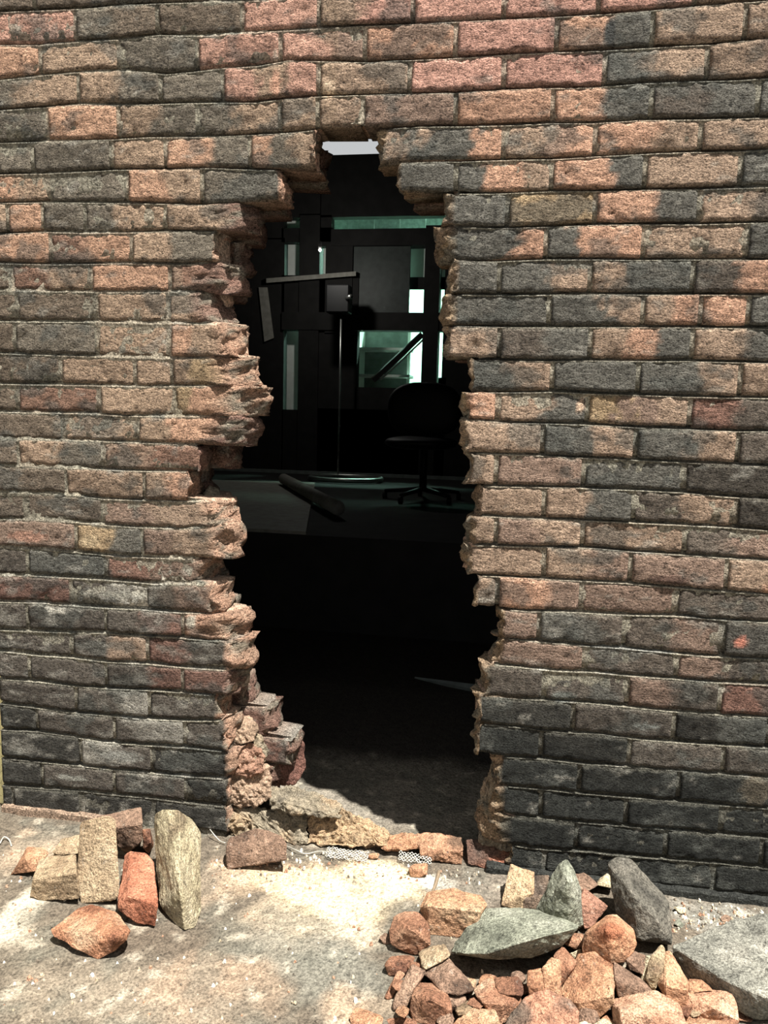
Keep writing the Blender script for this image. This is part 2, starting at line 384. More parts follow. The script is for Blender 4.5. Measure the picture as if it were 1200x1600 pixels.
for k in range(-6, 28):
    if k in CRS:
        lp, lc, le, re_, rp, rc = CRS[k]
        lp = [upx(k, float(q)) for q in lp.split()]; lc = lc.split()
        bounds = [WL]+lp
        if le is None:
            # unbroken course: runs on to the right beyond the frame
            while bounds[-1] < WR-0.03: bounds.append(min(WR, bounds[-1]+0.213))
            for i in range(len(bounds)-1):
                sid += 1; codes = lc[i] if i < len(lc) else 'PTB'[sid % 3]
                a, b = bounds[i]+JW, bounds[i+1]-JW
                if b-a < 0.012: continue
                vis = a < (P(1200, max(0, ypx(k, 1190))).x if k >= 0 else P(430, 10).x)
                if vis: add_brick(k, a, b, codes, sid)
                else: add_stuff(brick_geo(k, a, b, codes, sid))
        else:
            uF, uS = upx(k, le[0]), upx(k, le[1], DS)
            bl = bounds+[uF]
            for i in range(len(bl)-1):
                sid += 1; a, b = bl[i]+JW, bl[i+1]-JW
                if i == len(bl)-2: add_brick(k, a, bl[i+1], lc[min(i, len(lc)-1)], sid, brkR=(uF, max(uS, uF+0.004), DS if le[1]-le[0] > 12 else 0.05), fresh='R' if k in (6, 8, 9, 13, 14, 22) else 'F')
                elif b-a > 0.012: add_brick(k, a, b, lc[min(i, len(lc)-1)], sid)
            rF, rS = upx(k, re_[0]), upx(k, re_[1], 0.05)
            UEDGE[k] = (uF, uS, rF, rS)
            rb = [rF]+[upx(k, float(q)) for q in rp.split()]; rc = rc.split()
            while rb[-1] < WR-0.03: rb.append(min(WR, rb[-1]+0.213))
            for i in range(len(rb)-1):
                sid += 1; a, b = rb[i]+JW, rb[i+1]-JW
                codes = rc[i] if i < len(rc) else ('TBD'[sid % 3] if k < 15 else 'K')
                if i == 0: add_brick(k, rb[0], b, codes, sid, brkL=(rF, min(rS, rF-0.004), 0.05), fresh='Y')
                elif a < upx(k, 1199): add_brick(k, a, b, codes, sid)
                elif b-a > 0.012: add_stuff(brick_geo(k, a, b, codes, sid))
    else:
        u = WL - (0.1 if k % 2 else 0.0)
        while u < WR-0.03:
            sid += 1; a, b = max(WL, u)+JW, min(WR, u+0.213)-JW; u += 0.213
            if b-a > 0.012: add_stuff(brick_geo(k, a, b, 'PTBOD'[sid % 5], sid))
tag(mkobj('brick_courses', stuff[0], stuff[1], BRICK, FRONT, stuff[2], smooth=True), kind='stuff')
# inner leaf, where the broken left jamb and the soffit show it
for k, xb in BACKL.items():
    uS = upx(k, xb, 0.17); sid += 1
    add_brick(k, uS-0.21, uS-0.03, 'R', sid, brkR=(uS-0.03, uS, 0.055), y0=0.112, depth=0.10, fresh='R')
for k in (4, 5, 6, 10, 11):
    sid += 1; rF = UEDGE[k][2]+0.03
    add_brick(k, rF, rF+0.19, 'R', sid, brkL=(rF, rF-0.02, 0.05), y0=0.112, depth=0.10, fresh='R')
# ------------------------------------------------------------------ mortar body of the wall
ZTOP = 2.56
UC = upx(4, 548)
def mortar_leaf(side, front):
    """bed-joint-following body of one leaf: raked under each brick, struck out over the brick below"""
    V = []; T = []; F_ = []; rows = []
    for k in range(27, -7, -1):                       # course k, then the joint above it
        if k == 27: rows += [(27, 'b', -0.03, 0.004)]
        rows += [(k, 'm', 0.15, 0.0048), (k, 'm', 0.5, 0.0036), (k, 'm', 0.85, 0.0036)]
        rows += [(k, 'j', -0.0046, 0.0040), (k, 'j', -0.0028, 0.0010), (k, 'j', -0.0008, 0.0016), (k, 'j', 0.0006, 0.0120), (k, 'j', 0.0074, 0.0210)]
    ncol = 150; n = None
    y_a, y_b = (0.0, 0.10) if front else (0.116, 0.215)
    for (k, typ, q, rec0) in rows:
        row = []
        far = WL+0.002 if side < 0 else WR
        jit = 0.008*fr(k*1.7+q*40, 4.4+side)
        kk = k+1 if (typ == 'j' and q > 0 and False) else k
        hollow = kk in UEDGE
        if front:
            if hollow:
                l = UEDGE[kk]
                ef, es = (l[0]-0.008+jit, l[1]-0.004+jit) if side < 0 else (l[2]+0.008+jit, l[3]+0.012+jit)
            else: ef = es = UC
        else:
            if hollow and kk in BACKL: es = upx(kk, BACKL[kk], 0.17)-0.012+jit if side < 0 else UEDGE[kk][2]+0.025+jit
            elif hollow: es = UEDGE[kk][0]-0.01 if side < 0 else UEDGE[kk][2]+0.02
            elif kk in (2, 3): es = UC+side*(0.13 if kk == 3 else 0.07)+jit
            else: es = UC
            ef = es
        row.append((far, y_b, 0)); row.append((far, y_a+0.02, 0))
        for i in range(ncol+1): row.append((lerp(far, ef, i/ncol), None, 0))
        open_ = (hollow or (not front and kk in (2, 3)))
        for t in (0.2, 0.4, 0.6, 0.8, 1.0): row.append((lerp(ef, es, math.sin(t*math.pi/2)), y_a+(y_b-y_a)*(0.02+0.9*t**1.5), 1))
        row.append((es-side*-0.004, y_b, 1))
        n = len(row)
        for i, (u, y, e) in enumerate(row):
            if typ == 'b': z = FZ+q
            elif typ == 'm': z = lerp(ZJ(k+1, u), ZJ(k, u), q)
            else: z = ZJ(k, u)+q
            if y is None:
                fl = 0.5+0.5*fr(u*3.5+2, z*5, 7.7)            # some stretches are pointed nearly flush
                rec = rec0*max(0.12, 0.05+1.35*fl+(0.35 if u > -0.3 else 0.0)-(0.45 if (u < -0.55 and 0.75 < z < 1.45) else 0.0))*(1.35 if (u < -0.45 and z < 0.85) else 1.0)+0.0014*fr(u*50, z*50, 1.1)+0.0012*nz(u*120, z*120)
                y = y_a+max(0.0032 if typ == 'm' else 0.0008, rec)
            elif e and open_:
                u += 0.010*fr(z*35, y*35, 8.0+u*9); y += 0.006*nz(z*60, y*40)
            V.append(Vector((u, y, z)))
            c = CC['M']*(1.0+0.3*nz(u*6, z*9, 4)); cl = clay_at(u, z) if (front and y < 0.02) else None
            if cl is not None: c = c.lerp(cl, 0.72 if cl[0] < 0.12 else 0.22)
            elif e and front: c = c.lerp(CC['F'], 0.45+0.4*nz(u*20, z*20, y*20))
            elif not front: c = c.lerp(CC['R'], 0.5)
            T.append(weather(c, u, z, 0.9))
    for r in range(len(rows)-1):
        for i in range(n):
            j = (i+1) % n
            if side > 0: F_.append((r*n+j, r*n+i, (r+1)*n+i, (r+1)*n+j))
            else: F_.append((r*n+i, r*n+j, (r+1)*n+j, (r+1)*n+i))
    mkobj('mortar', V, F_, MORTAR, FRONT, T, smooth=True)
for s_ in (-1, 1): mortar_leaf(s_, True); mortar_leaf(s_, False)
# footing ledge along the wall base
fv = []; ff = []; ft = []
for (a, b, y_out, zt) in ((-1.385, -1.05, -0.012, 0.010), (-0.02, 1.25, -0.016, 0.006)):
    n = int((b-a)/0.01); base = len(fv)
    for i in range(n+1):
        u = lerp(a, b, i/n); j = 0.004*nz(u*30, 1.0); zt2 = zt+0.004*nz(u*25, 8.0)
        for (y, z) in ((0.03, FZ-0.02), (y_out+j, FZ-0.02), (y_out+j, zt2-0.004), (y_out+j+0.004, zt2), (0.03, zt2)):
            fv.append(Vector((u, y, z))); ft.append(CC['K']*0.9 if a > -0.5 else CC['T']*0.7)
    for i in range(n):
        for q in range(4): ff.append((base+i*5+q, base+i*5+q+1, base+(i+1)*5+q+1, base+(i+1)*5+q))
mkobj('footing', fv, ff, MORTAR, FRONT, ft, smooth=False)
# ================================================================== GROUND
BLOBS = [  # (px, py, radius px along, radius px across, colour, strength)
 (520,1395,150,55,rgb(236,212,172),0.95), (610,1380,90,45,rgb(240,218,180),0.9), (690,1372,45,22,rgb(225,220,204),0.8), (430,1370,90,50,rgb(214,186,152),0.8),
 (330,1380,60,60,rgb(190,165,138),0.7), (30,1430,40,60,rgb(236,222,196),0.7), (60,1330,60,40,rgb(205,180,152),0.6),
 (470,1480,120,45,rgb(152,146,130),0.7), (520,1530,90,50,rgb(126,124,112),0.7), (560,1450,70,30,rgb(222,206,178),0.6),
 (230,1470,130,32,rgb(108,96,82),0.75), (60,1480,80,50,rgb(128,118,102),0.6), (150,1560,160,40,rgb(160,146,126),0.6), (330,1545,110,50,rgb(186,160,134),0.6),
 (770,1385,80,40,rgb(140,130,116),0.7), (1120,1425,110,30,rgb(150,146,134),0.8), (560,1580,60,30,rgb(200,170,140),0.6), (430,1440,70,25,rgb(215,195,165),0.5)]
BW = [(G(x, y).x, G(x, y).y, rx*0.00125, ry*0.0021, c, s) for x, y, rx, ry, c, s in BLOBS]
def ground_tint(x, y):
    c = rgb(112,102,88)
    ins = sm((y-0.10)/0.10); c = c.lerp(rgb(140,132,118), ins)
    n1 = 0.5*fr(x*7, y*7, 1.0, 5); n2 = 0.5*fr(x*7+30, y*7, 2.0, 5)
    for bx, by, rx, ry, col, s in BW:
        d = math.hypot((x+0.12*n1-bx)/rx, (y+0.12*n2-by)/ry)
        t = sm((1.25-d)/0.7)*s
        if t > 0: c = c.lerp(col, t)
    g = fr(x*8, y*8, 9.0, 6)
    c = c.lerp(rgb(112,110,98), sm((g+0.05)/0.45)*0.5)
    g = fr(x*20, y*20, 19.0, 5)
    c = c.lerp(rgb(240,226,200), sm((g-0.30)/0.3)*0.3)
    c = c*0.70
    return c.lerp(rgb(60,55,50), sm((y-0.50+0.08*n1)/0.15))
def axis(lo, hi, a, b, st, grow=1.5):
    v = []; x = a
    while x <= b: v.append(x); x += st
    s = st
    while v[-1] < hi: s *= grow; v.append(min(hi, v[-1]+s))
    s = st
    while v[0] > lo: s *= grow; v.insert(0, max(lo, v[0]-s))
    return v
gx = axis(-7, 5, -1.45, 0.75, 0.0085); gy = axis(-5, 9.5, -0.66, 0.62, 0.0085)
V = []; T = []; F_ = []
for y in gy:
    for x in gx:
        z = FZ + (0.0045*fr(x*9, y*9, 3.0) + 0.0016*fr(x*60, y*60, 1.0) if -0.7 < y < 0.65 and -1.5 < x < 0.8 else 0.0)
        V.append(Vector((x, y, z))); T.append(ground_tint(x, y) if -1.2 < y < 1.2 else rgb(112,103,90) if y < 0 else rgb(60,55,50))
nx = len(gx)
for j in range(len(gy)-1):
    for i in range(nx-1): F_.append((j*nx+i, j*nx+i+1, (j+1)*nx+i+1, (j+1)*nx+i))
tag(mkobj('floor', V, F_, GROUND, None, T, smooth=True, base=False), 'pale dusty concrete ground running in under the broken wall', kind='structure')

YB = 6.0
# ================================================================== THE DARK ROOM BEHIND
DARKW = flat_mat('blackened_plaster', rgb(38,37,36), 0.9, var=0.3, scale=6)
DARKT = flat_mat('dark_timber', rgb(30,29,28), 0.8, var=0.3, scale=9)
CREAM = rough_mat('cream_yellow_plaster', 'c', rgb(250,236,176), speck=0.12, blot=0.08, bump=0.3)
MINT = flat_mat('pale_mint_paint', rgb(214,240,222), 0.6, var=0.08)
TEALB = flat_mat('teal_paint', rgb(158,172,168), 0.6, var=0.3, scale=22)
GREYP = flat_mat('grey_paint', rgb(120,128,124), 0.6, var=0.2)
DGREY = flat_mat('dim_grey_glass_paint', rgb(58,64,61), 0.5, var=0.25)
PLY = flat_mat('grey_plywood', rgb(140,138,130), 0.7, var=0.2, scale=20)
METAL = flat_mat('dull_steel', rgb(170,172,168), 0.35, metal=0.9, var=0.1)
WHITEP = flat_mat('white_paint', rgb(236,240,234), 0.5, var=0.05)
BLACKV = flat_mat('black_vinyl', rgb(20,20,21), 0.55, var=0.15)
YB = 6.0
def bx(name, x0, y0, x1, y1, z1, mat, parent=None, **k):
    return MB().box(x0[0], x0[1], x0[2], y0, y1, z1, **k)
def room(name, a, b, mat, label):
    o = MB().box(a[0], a[1], a[2], b[0], b[1], b[2]).build(name, mat); tag(o, label, kind='structure'); return o
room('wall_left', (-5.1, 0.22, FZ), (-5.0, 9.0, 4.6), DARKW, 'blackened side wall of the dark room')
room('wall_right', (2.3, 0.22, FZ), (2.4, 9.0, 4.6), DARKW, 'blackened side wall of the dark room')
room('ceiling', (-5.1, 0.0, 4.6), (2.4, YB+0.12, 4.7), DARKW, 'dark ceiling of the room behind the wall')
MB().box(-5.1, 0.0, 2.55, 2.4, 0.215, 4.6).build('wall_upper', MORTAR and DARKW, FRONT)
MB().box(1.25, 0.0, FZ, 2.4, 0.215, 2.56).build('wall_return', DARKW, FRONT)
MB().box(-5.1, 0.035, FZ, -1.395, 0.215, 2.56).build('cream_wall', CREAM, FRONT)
# partition with its posts, beams and openings
def pxr(x0, y0, x1, y1, Y):
    xm, ym = (x0+x1)/2, (y0+y1)/2
    return P(x0, ym, Y).x, P(x1, ym, Y).x, P(xm, y1, Y).z, P(xm, y0, Y).z
def pbox(name, r, Y, th, mat, parent=None, bev=0.0, z0=None):
    u0, u1, za, zb = pxr(*r, Y)
    if z0 is not None: za = z0
    return MB().box(u0, Y, za, u1, Y+th, zb, bev=bev).build(name, mat, parent)
PZ = 0.50
u0, u1, za, zb = pxr(520, 220, 594, 242, YB)
BACK = empty('wall_back', (-1.5, YB, PZ)); tag(BACK, 'dark timber partition with glazed openings at the back of the room', kind='structure')
def part(name, r, mat=DARKT, Y=YB, th=0.12, **k): return pbox(name, r, Y, th, mat, BACK, **k)
tz = pxr(500, 241, 700, 338, YB)
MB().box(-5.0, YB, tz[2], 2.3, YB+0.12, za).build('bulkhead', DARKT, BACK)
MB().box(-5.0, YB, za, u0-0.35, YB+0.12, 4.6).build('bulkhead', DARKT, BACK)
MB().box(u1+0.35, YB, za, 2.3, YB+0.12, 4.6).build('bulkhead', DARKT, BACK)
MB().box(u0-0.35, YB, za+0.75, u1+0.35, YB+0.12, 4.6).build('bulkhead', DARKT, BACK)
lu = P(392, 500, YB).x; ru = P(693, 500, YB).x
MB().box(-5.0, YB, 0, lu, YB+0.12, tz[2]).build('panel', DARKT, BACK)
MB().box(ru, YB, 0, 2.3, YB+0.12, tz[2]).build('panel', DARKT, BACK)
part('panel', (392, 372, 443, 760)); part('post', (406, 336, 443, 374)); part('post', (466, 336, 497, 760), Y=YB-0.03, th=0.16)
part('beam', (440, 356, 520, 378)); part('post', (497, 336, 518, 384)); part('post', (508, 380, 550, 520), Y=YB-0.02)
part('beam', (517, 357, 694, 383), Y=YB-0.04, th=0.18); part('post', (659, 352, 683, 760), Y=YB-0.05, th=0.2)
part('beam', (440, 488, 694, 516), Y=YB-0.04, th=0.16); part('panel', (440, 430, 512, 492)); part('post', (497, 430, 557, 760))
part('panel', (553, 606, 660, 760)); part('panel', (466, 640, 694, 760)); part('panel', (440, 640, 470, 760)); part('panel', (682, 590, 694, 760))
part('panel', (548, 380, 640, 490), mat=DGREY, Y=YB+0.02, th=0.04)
# diagonal brace across the lower opening
a = P(660, 522, YB-0.02); b = P(583, 594, YB-0.02)
MB().tube([a, b], 0.036, 4).build('brace', DARKT, BACK)
a = P(664, 528, YB+0.03); b = P(594, 594, YB+0.03); MB().tube([a, b], 0.012, 4).build('brace', WHITEP, BACK)  # white strip paints in the backlit edge of the brace
# clerestory pane
gm, gnt, gb = mat_base('clear_glass'); gb.inputs['Transmission Weight'].default_value = 1.0; gb.inputs['Roughness'].default_value = 0.0; gb.inputs['IOR'].default_value = 1.05
win = empty('window_1', ((u0+u1)/2, YB+0.06, za)); tag(win, 'high window above the bulkhead, bright with sky', kind='structure')
MB().box(u0-0.34, YB+0.05, za+0.01, u1+0.34, YB+0.056, za+0.74).build('pane', gm, win)
MB().box(u0-0.35, YB+0.03, za, u1+0.35, YB+0.09, za+0.015).build('window_sill', DARKT, win)
# lit room beyond the partition
room('wall_6', (-5.0, 8.3, 0), (2.3, 8.4, 3.25), MINT, 'pale mint wall of the lit room beyond').name = 'wall_far'
room('ceiling', (-5.0, YB+0.13, 3.25), (2.3, 8.4, 3.3), WHITEP, 'low ceiling of the lit room beyond').name = 'ceiling_far'
FIX = empty('tube_light', (-1.2, 7.2, 3.1)); tag(FIX, 'fluorescent tube light on the ceiling of the lit room beyond', 'lamp')
MB().box(-2.0, 7.1, 3.18, -0.4, 7.3, 3.25, bev=0.01).build('housing', WHITEP, FIX)
MB().tube([(-1.95, 7.2, 3.15), (-0.45, 7.2, 3.15)], 0.018, 10).build('tube', emit_mat('mint_tube', (0.62, 1.0, 0.84), 60), FIX, True)
la = bpy.data.lights.new('tube_glow', 'AREA'); la.shape = 'RECTANGLE'; la.size = 1.5; la.size_y = 0.15; la.energy = 110; la.color = (0.55, 1.0, 0.80)
lo = bpy.data.objects.new('tube_glow', la); COL.objects.link(lo); lo.location = (0, 0, 0.0); lo.parent = FIX
# things seen through the openings
tr = empty('transom_board', P(600, 358, YB+0.5)); tag(tr, 'teal painted boards across the top of the back opening', 'board')
for i in range(5):
    x0 = 505+i*40; u0_, u1_, z0_, z1_ = pxr(x0, 325, x0+40, 372, YB+0.5)
    MB().box(u0_+0.002, YB+0.5, z0_, u1_-0.002, YB+0.53, z1_, bev=0.004).build('plank', TEALB, tr)
sh = empty('shelving_unit', P(600, 600, YB+0.25)); tag(sh, 'white shelving unit with a grey back panel behind the diagonal brace', 'shelf')
pbox('upright', (556, 505, 561, 640), YB+0.16, 0.3, WHITEP, sh); pbox('upright', (636, 505, 640, 640), YB+0.4, 0.06, WHITEP, sh)
for y in (545, 587, 618): pbox('shelf', (556, y-2, 640, y+2), YB+0.16, 0.3, WHITEP, sh)
pbox('back_panel', (556, 505, 636, 640), YB+0.47, 0.02, GREYP, sh)
bk = tag(pbox('storage_box', (562, 612, 596, 632), YB+0.02, 0.12, WHITEP, bev=0.008), 'pale storage box low in the opening behind the brace', 'box')
m_ = MB()
for Y_ in (YB-0.03, YB-0.001):
    for x, y in ((404, 449), (418, 449), (428, 528), (413, 534)): m_.v.append(P(x, y, Y_))
m_.f = [[3,2,1,0],[4,5,6,7],[0,1,5,4],[1,2,6,5],[2,3,7,6],[3,0,4,7]]
m_.build('batten', PLY, BACK)
pbox('dimming_board', (436, 330, 470, 650), YB+0.2, 0.02, WHITEP, BACK); pbox('dimming_board', (494, 330, 512, 440), YB+0.2, 0.02, WHITEP, BACK)  # boards added behind the gaps to dim the lit room's glow
pbox('dimming_board', (636, 375, 700, 436), YB+0.2, 0.02, WHITEP, BACK)
pbox('rail', (636, 433, 700, 452), YB+0.13, 0.03, DARKT, BACK)
m_ = MB()
for Y_ in (YB-0.10, YB-0.03):
    for x, y in ((416, 435), (556, 424), (556, 431), (416, 442)): m_.v.append(P(x, y, Y_))
m_.f = [[3,2,1,0],[4,5,6,7],[0,1,5,4],[1,2,6,5],[2,3,7,6],[3,0,4,7]]
m_.build('rail', PLY, BACK)
# bare bulb hanging in the dark room
bp = P(500, 390, 5.0); BU = empty('pendant_bulb', (bp.x, bp.y, bp.z)); tag(BU, 'small bare bulb hanging on a cord in the dark room', 'lamp')
MB().tube([(bp.x, bp.y, 4.6), (bp.x, bp.y, bp.z+0.06)], 0.004, 6).build('cord', DARKT, BU)
MB().tube([(bp.x, bp.y, bp.z+0.07), (bp.x, bp.y, bp.z+0.02)], 0.016, 10).build('socket', DARKT, BU)
bl = bpy.data.lights.new('bulb_glow', 'POINT'); bl.energy = 9; bl.color = (1.0, 0.97, 0.9); bl.shadow_soft_size = 0.03
bo = bpy.data.objects.new('bulb_glow', bl); COL.objects.link(bo); bo.parent = BU; bo.location = (0, 0, -0.05)
gl = []; gf = []
for j in range(9):
    ph = -math.pi/2+math.pi*j/8
    for i in range(12): gl.append(Vector((bp.x+0.013*math.cos(ph)*math.cos(i*math.pi/6), bp.y+0.013*math.cos(ph)*math.sin(i*math.pi/6), bp.z+0.016*math.sin(ph))))
for j in range(8):
    for i in range(12): gf.append((j*12+i, j*12+(i+1) % 12, (j+1)*12+(i+1) % 12, (j+1)*12+i))
mkobj('globe', gl, gf, emit_mat('bulb_glass', (1, .97, .9), 1.2), BU, smooth=True)
# raised stage
e0 = G(400, 832, PZ).y
tag(MB().box(-5.0, e0, FZ-0.02, 2.3, YB+0.02, PZ).build('platform', DARKW), 'dark raised platform filling the back of the room', kind='structure')
q = [G(300, 752, PZ), G(492, 757, PZ), G(478, 836, PZ), G(300, 826, PZ)]
m_ = MB(); 
for dz in (0.001, 0.018):
    for p_ in q: m_.v.append(Vector((p_.x, p_.y, PZ+dz)))
m_.f = [[3,2,1,0],[4,5,6,7],[0,1,5,4],[1,2,6,5],[2,3,7,6],[3,0,4,7]]
tag(m_.build('plywood_sheet', PLY), 'grey plywood sheet lying on the left of the platform', 'plywood')
a = G(443, 748, PZ+0.067); b = G(528, 794, PZ+0.067)
tag(MB().tube([a, b], 0.045, 14).build('cardboard_tube', PLY, smooth=True), 'thick grey tube lying across the plywood sheet', 'tube')
# thin stand with a hooped base
c0 = G(528, 748, PZ); st = empty('equipment_stand', (c0.x, c0.y, PZ)); tag(st, 'thin metal stand with a hooped base and a small box head', 'stand')
top = P(529, 470, c0.y)
MB().tube([(c0.x, c0.y, PZ), (c0.x, c0.y, top.z)], 0.011, 8).build('pole', METAL, st, True)
pts = []; ra = abs(G(600, 750, PZ).x-G(480, 750, PZ).x)/2; cx = G(540, 752, PZ)
for i in range(28):
    t = 2*math.pi*i/28; pts.append((cx.x+ra*math.cos(t), cx.y+0.28*math.sin(t), PZ+0.03))
MB().tube(pts, 0.022, 8, closed=True).build('hoop', METAL, st, True)
MB().tube([(c0.x, c0.y, PZ+0.03), (cx.x-ra, cx.y, PZ+0.03)], 0.012, 6).build('strut', METAL, st); MB().tube([(c0.x, c0.y, PZ+0.03), (cx.x+ra, cx.y, PZ+0.03)], 0.012, 6).build('strut', METAL, st)
hu0, hu1, hz0, hz1 = pxr(512, 446, 548, 490, c0.y)
hd = MB().box(hu0, c0.y-0.08, hz0, hu1, c0.y+0.08, hz1, bev=0.012).build('head', BLACKV, st)
MB().tube([(hu1-0.02, c0.y-0.08, (hz0+hz1)/2), (hu1+0.03, c0.y-0.13, (hz0+hz1)/2+0.01)], 0.022, 10).build('knob', METAL, hd, True)
# swivel chair
c1 = G(660, 782, PZ); ch = empty('swivel_chair', (c1.x, c1.y, PZ)); tag(ch, 'dark swivel chair with a rounded back standing on the platform', 'chair')
def pillow(name, c, rx, ry, rz, parent, mat, e=2.6):
    v = []; f = []; nu, nvv = 24, 14
    for j in range(nvv+1):
        ph = -math.pi/2+math.pi*j/nvv
        for i in range(nu):
            th = 2*math.pi*i/nu
            def pw(x, q): return math.copysign(abs(x)**(2/q), x)
            v.append(Vector((c[0]+rx*pw(math.cos(ph), e)*pw(math.cos(th), e), c[1]+ry*pw(math.cos(ph), e)*pw(math.sin(th), e), c[2]+rz*pw(math.sin(ph), e))))
    for j in range(nvv):
        for i in range(nu): f.append((j*nu+i, j*nu+(i+1) % nu, (j+1)*nu+(i+1) % nu, (j+1)*nu+i))
    return mkobj(name, v, f, mat, parent, smooth=True)
bc = P(662, 640, c1.y+0.1); pillow('backrest', (bc.x, c1.y+0.16, bc.z), 0.29, 0.06, 0.21, ch, BLACKV)
sc = P(658, 692, c1.y-0.05); pillow('seat', (sc.x, c1.y-0.05, sc.z), 0.27, 0.25, 0.05, ch, BLACKV)
MB().tube([(c1.x, c1.y, PZ+0.07), (c1.x, c1.y, sc.z)], 0.028, 10).build('column', BLACKV, ch, True)
MB().tube([(bc.x, c1.y+0.1, sc.z), (bc.x, c1.y+0.2, bc.z-0.1)], 0.02, 8).build('back_bracket', BLACKV, ch, True)
for i in range(5):
    t = 0.5+2*math.pi*i/5; e = Vector((c1.x+0.30*math.cos(t), c1.y+0.30*math.sin(t), PZ+0.06))
    lg = MB().tube([(c1.x, c1.y, PZ+0.09), e], 0.022, 8, 0.014).build('leg', BLACKV, ch, True)
    MB().tube([e+Vector((-0.015, 0, -0.032)), e+Vector((0.015, 0, -0.032))], 0.027, 12).build('caster', BLACKV, lg, True)
# skirting along the foot of the partition, pale strip added as a light streak
tag(MB().box(-5.0, YB-0.06, PZ, 2.3, YB-0.04, PZ+0.035).build('baseboard_back', GREYP), 'thin grey skirting at the foot of the partition', kind='structure')
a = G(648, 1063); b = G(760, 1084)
tag(MB().tube([a+Vector((0, 0, 0.012)), b+Vector((0, 0, 0.012))], 0.004, 4, 0.022).build('light_streak_strip', GREYP), 'pale strip shaped as a streak of light on the dark floor inside', 'light streak')
# ================================================================== BROKEN BRICK AND STONE
def hull_chunk(name, pts, Y0, back, cols, mat, parent=None, rough=0.0018, seed=0, step=0.010, foot=0.0, shrink=0.80, soft=1):
    """pts: (px, py, dy) corners of the visible faces; the far side lies behind them at its own distance"""
    V = []
    cx = sum(p[0] for p in pts)/len(pts); cy = sum(p[1] for p in pts)/len(pts)
    def at(x, y, Y):
        p = P(x, y, Y)
        if p.z < FZ-0.002: p = G(x, y, FZ-0.002)
        return p
    mx = max(p[2] for p in pts)
    for x, y, dy in pts:
        V.append(at(x, y, Y0+dy)); V.append(at(lerp(cx, x, shrink), lerp(cy, y, shrink), Y0+mx+back))
    if foot > 0:
        low = sorted(V, key=lambda v: v.z)[:max(3, len(V)//3)]
        c = sum(low, Vector())/len(low)
        for v in low:
            q = c.lerp(v, 0.85); q.z = max(FZ-0.002, v.z-foot); q.y += 0.012+foot*0.3; V.append(q)
    bm = bmesh.new()
    for v in V: bm.verts.new(v)
    r = bmesh.ops.convex_hull(bm, input=bm.verts[:])
    junk = [g for g in set(r['geom_interior']) | set(r['geom_unused']) if isinstance(g, bmesh.types.BMVert)]
    if junk: bmesh.ops.delete(bm, geom=junk, context='VERTS')
    bmesh.ops.dissolve_limit(bm, angle_limit=math.radians(4), verts=bm.verts[:], edges=bm.edges[:])
    bmesh.ops.bevel(bm, geom=bm.edges[:], offset=0.0022, segments=1, affect='EDGES', clamp_overlap=True)
    bmesh.ops.triangulate(bm, faces=bm.faces[:])
    for it in range(5):
        L_ = [e for e in bm.edges if e.calc_length() > step]
        if not L_ or len(bm.verts) > 2500: break
        bmesh.ops.subdivide_edges(bm, edges=L_, cuts=1)
        bmesh.ops.triangulate(bm, faces=bm.faces[:])
    bm.normal_update()
    rnd = random.Random(seed+7); s = rnd.uniform(0, 90)
    T = []
    for v in bm.verts:
        p = v.co; d = rough*(1.3*fr(p.x*30+s, p.y*30, p.z*30)+0.8*nz(p.x*110, p.y*110+s, p.z*110)+0.9*nz(p.x*14+s, p.y*14, p.z*14))
        v.co = p + v.normal*d
        if v.co.z < FZ-0.003: v.co.z = FZ-0.003
    bm.verts.index_update()
    for v in bm.verts:
        p = v.co; t = 0.5+0.65*fr(p.x*13+s, p.y*13, p.z*13, 3)
        n = len(cols); f = max(0, min(n-1.001, t*(n-1) if n > 1 else 0)); i = int(f)
        c = cols[i] if n == 1 else cols[i].lerp(cols[i+1], sm(f-i))
        T.append(c*(0.70 if mat is RUBBLE else 0.85)*(0.92+0.16*nz(p.x*50, p.y*50, p.z*50)))
    verts = [v.co.copy() for v in bm.verts]; faces = [[v.index for v in f.verts] for f in bm.faces]; bm.free()
    return mkobj(name, verts, faces, mat, parent, T, smooth=False)
OR = [rgb(146,104,78), rgb(196,148,114), rgb(216,178,142)]
RED = [rgb(116,82,66), rgb(162,118,92), rgb(194,152,122)]
TAN = [rgb(146,124,98), rgb(188,164,132), rgb(208,188,156)]
BRN = [rgb(104,84,70), rgb(150,122,102), rgb(180,150,126)]
DRK = [rgb(84,76,68), rgb(116,100,86), rgb(160,136,114)]
PAL = [rgb(206,188,152), rgb(232,216,180)]
GRS = [rgb(108,110,96), rgb(146,148,130), rgb(166,166,148)]
GRD = [rgb(76,73,66), rgb(104,100,90), rgb(128,122,110)]
def Yb(x, y): return G(x, y).y
def pts_(s): return [tuple(float(c) for c in q.split(',')) for q in s.split()]
SEED = [0]
def chunk(name, label, cat, base, s, back=0.05, cols=OR, mat=None, group=None, foot=0.0, lift=0.0, **k):
    SEED[0] += 1
    o = hull_chunk(name, pts_(s), Yb(*base)+lift, back, cols, mat or RUBBLE, None, seed=SEED[0], foot=foot, **k)
    return tag(o, label, cat, group)
GL = 'bricks heaped against the wall left of the hole'
chunk('brick', 'mortar-crusted brick leaning flat side out in the left heap', 'brick', (155,1412), '125,1288,.07 131,1281,.07 170,1274,.075 181,1280,.075 187,1399,.0 181,1407,0 127,1413,0 120,1367,.02', .045, TAN, group=GL)
chunk('brick', 'brick end poking out behind the mortar-crusted leaning brick', 'brick', (190,1345), '150,1276,.04 170,1272,.05 221,1260,.06 222,1287,.0 181,1294,-.005 222,1314,0 210,1326,0 186,1325,0', .03, BRN, group=GL, foot=.05)
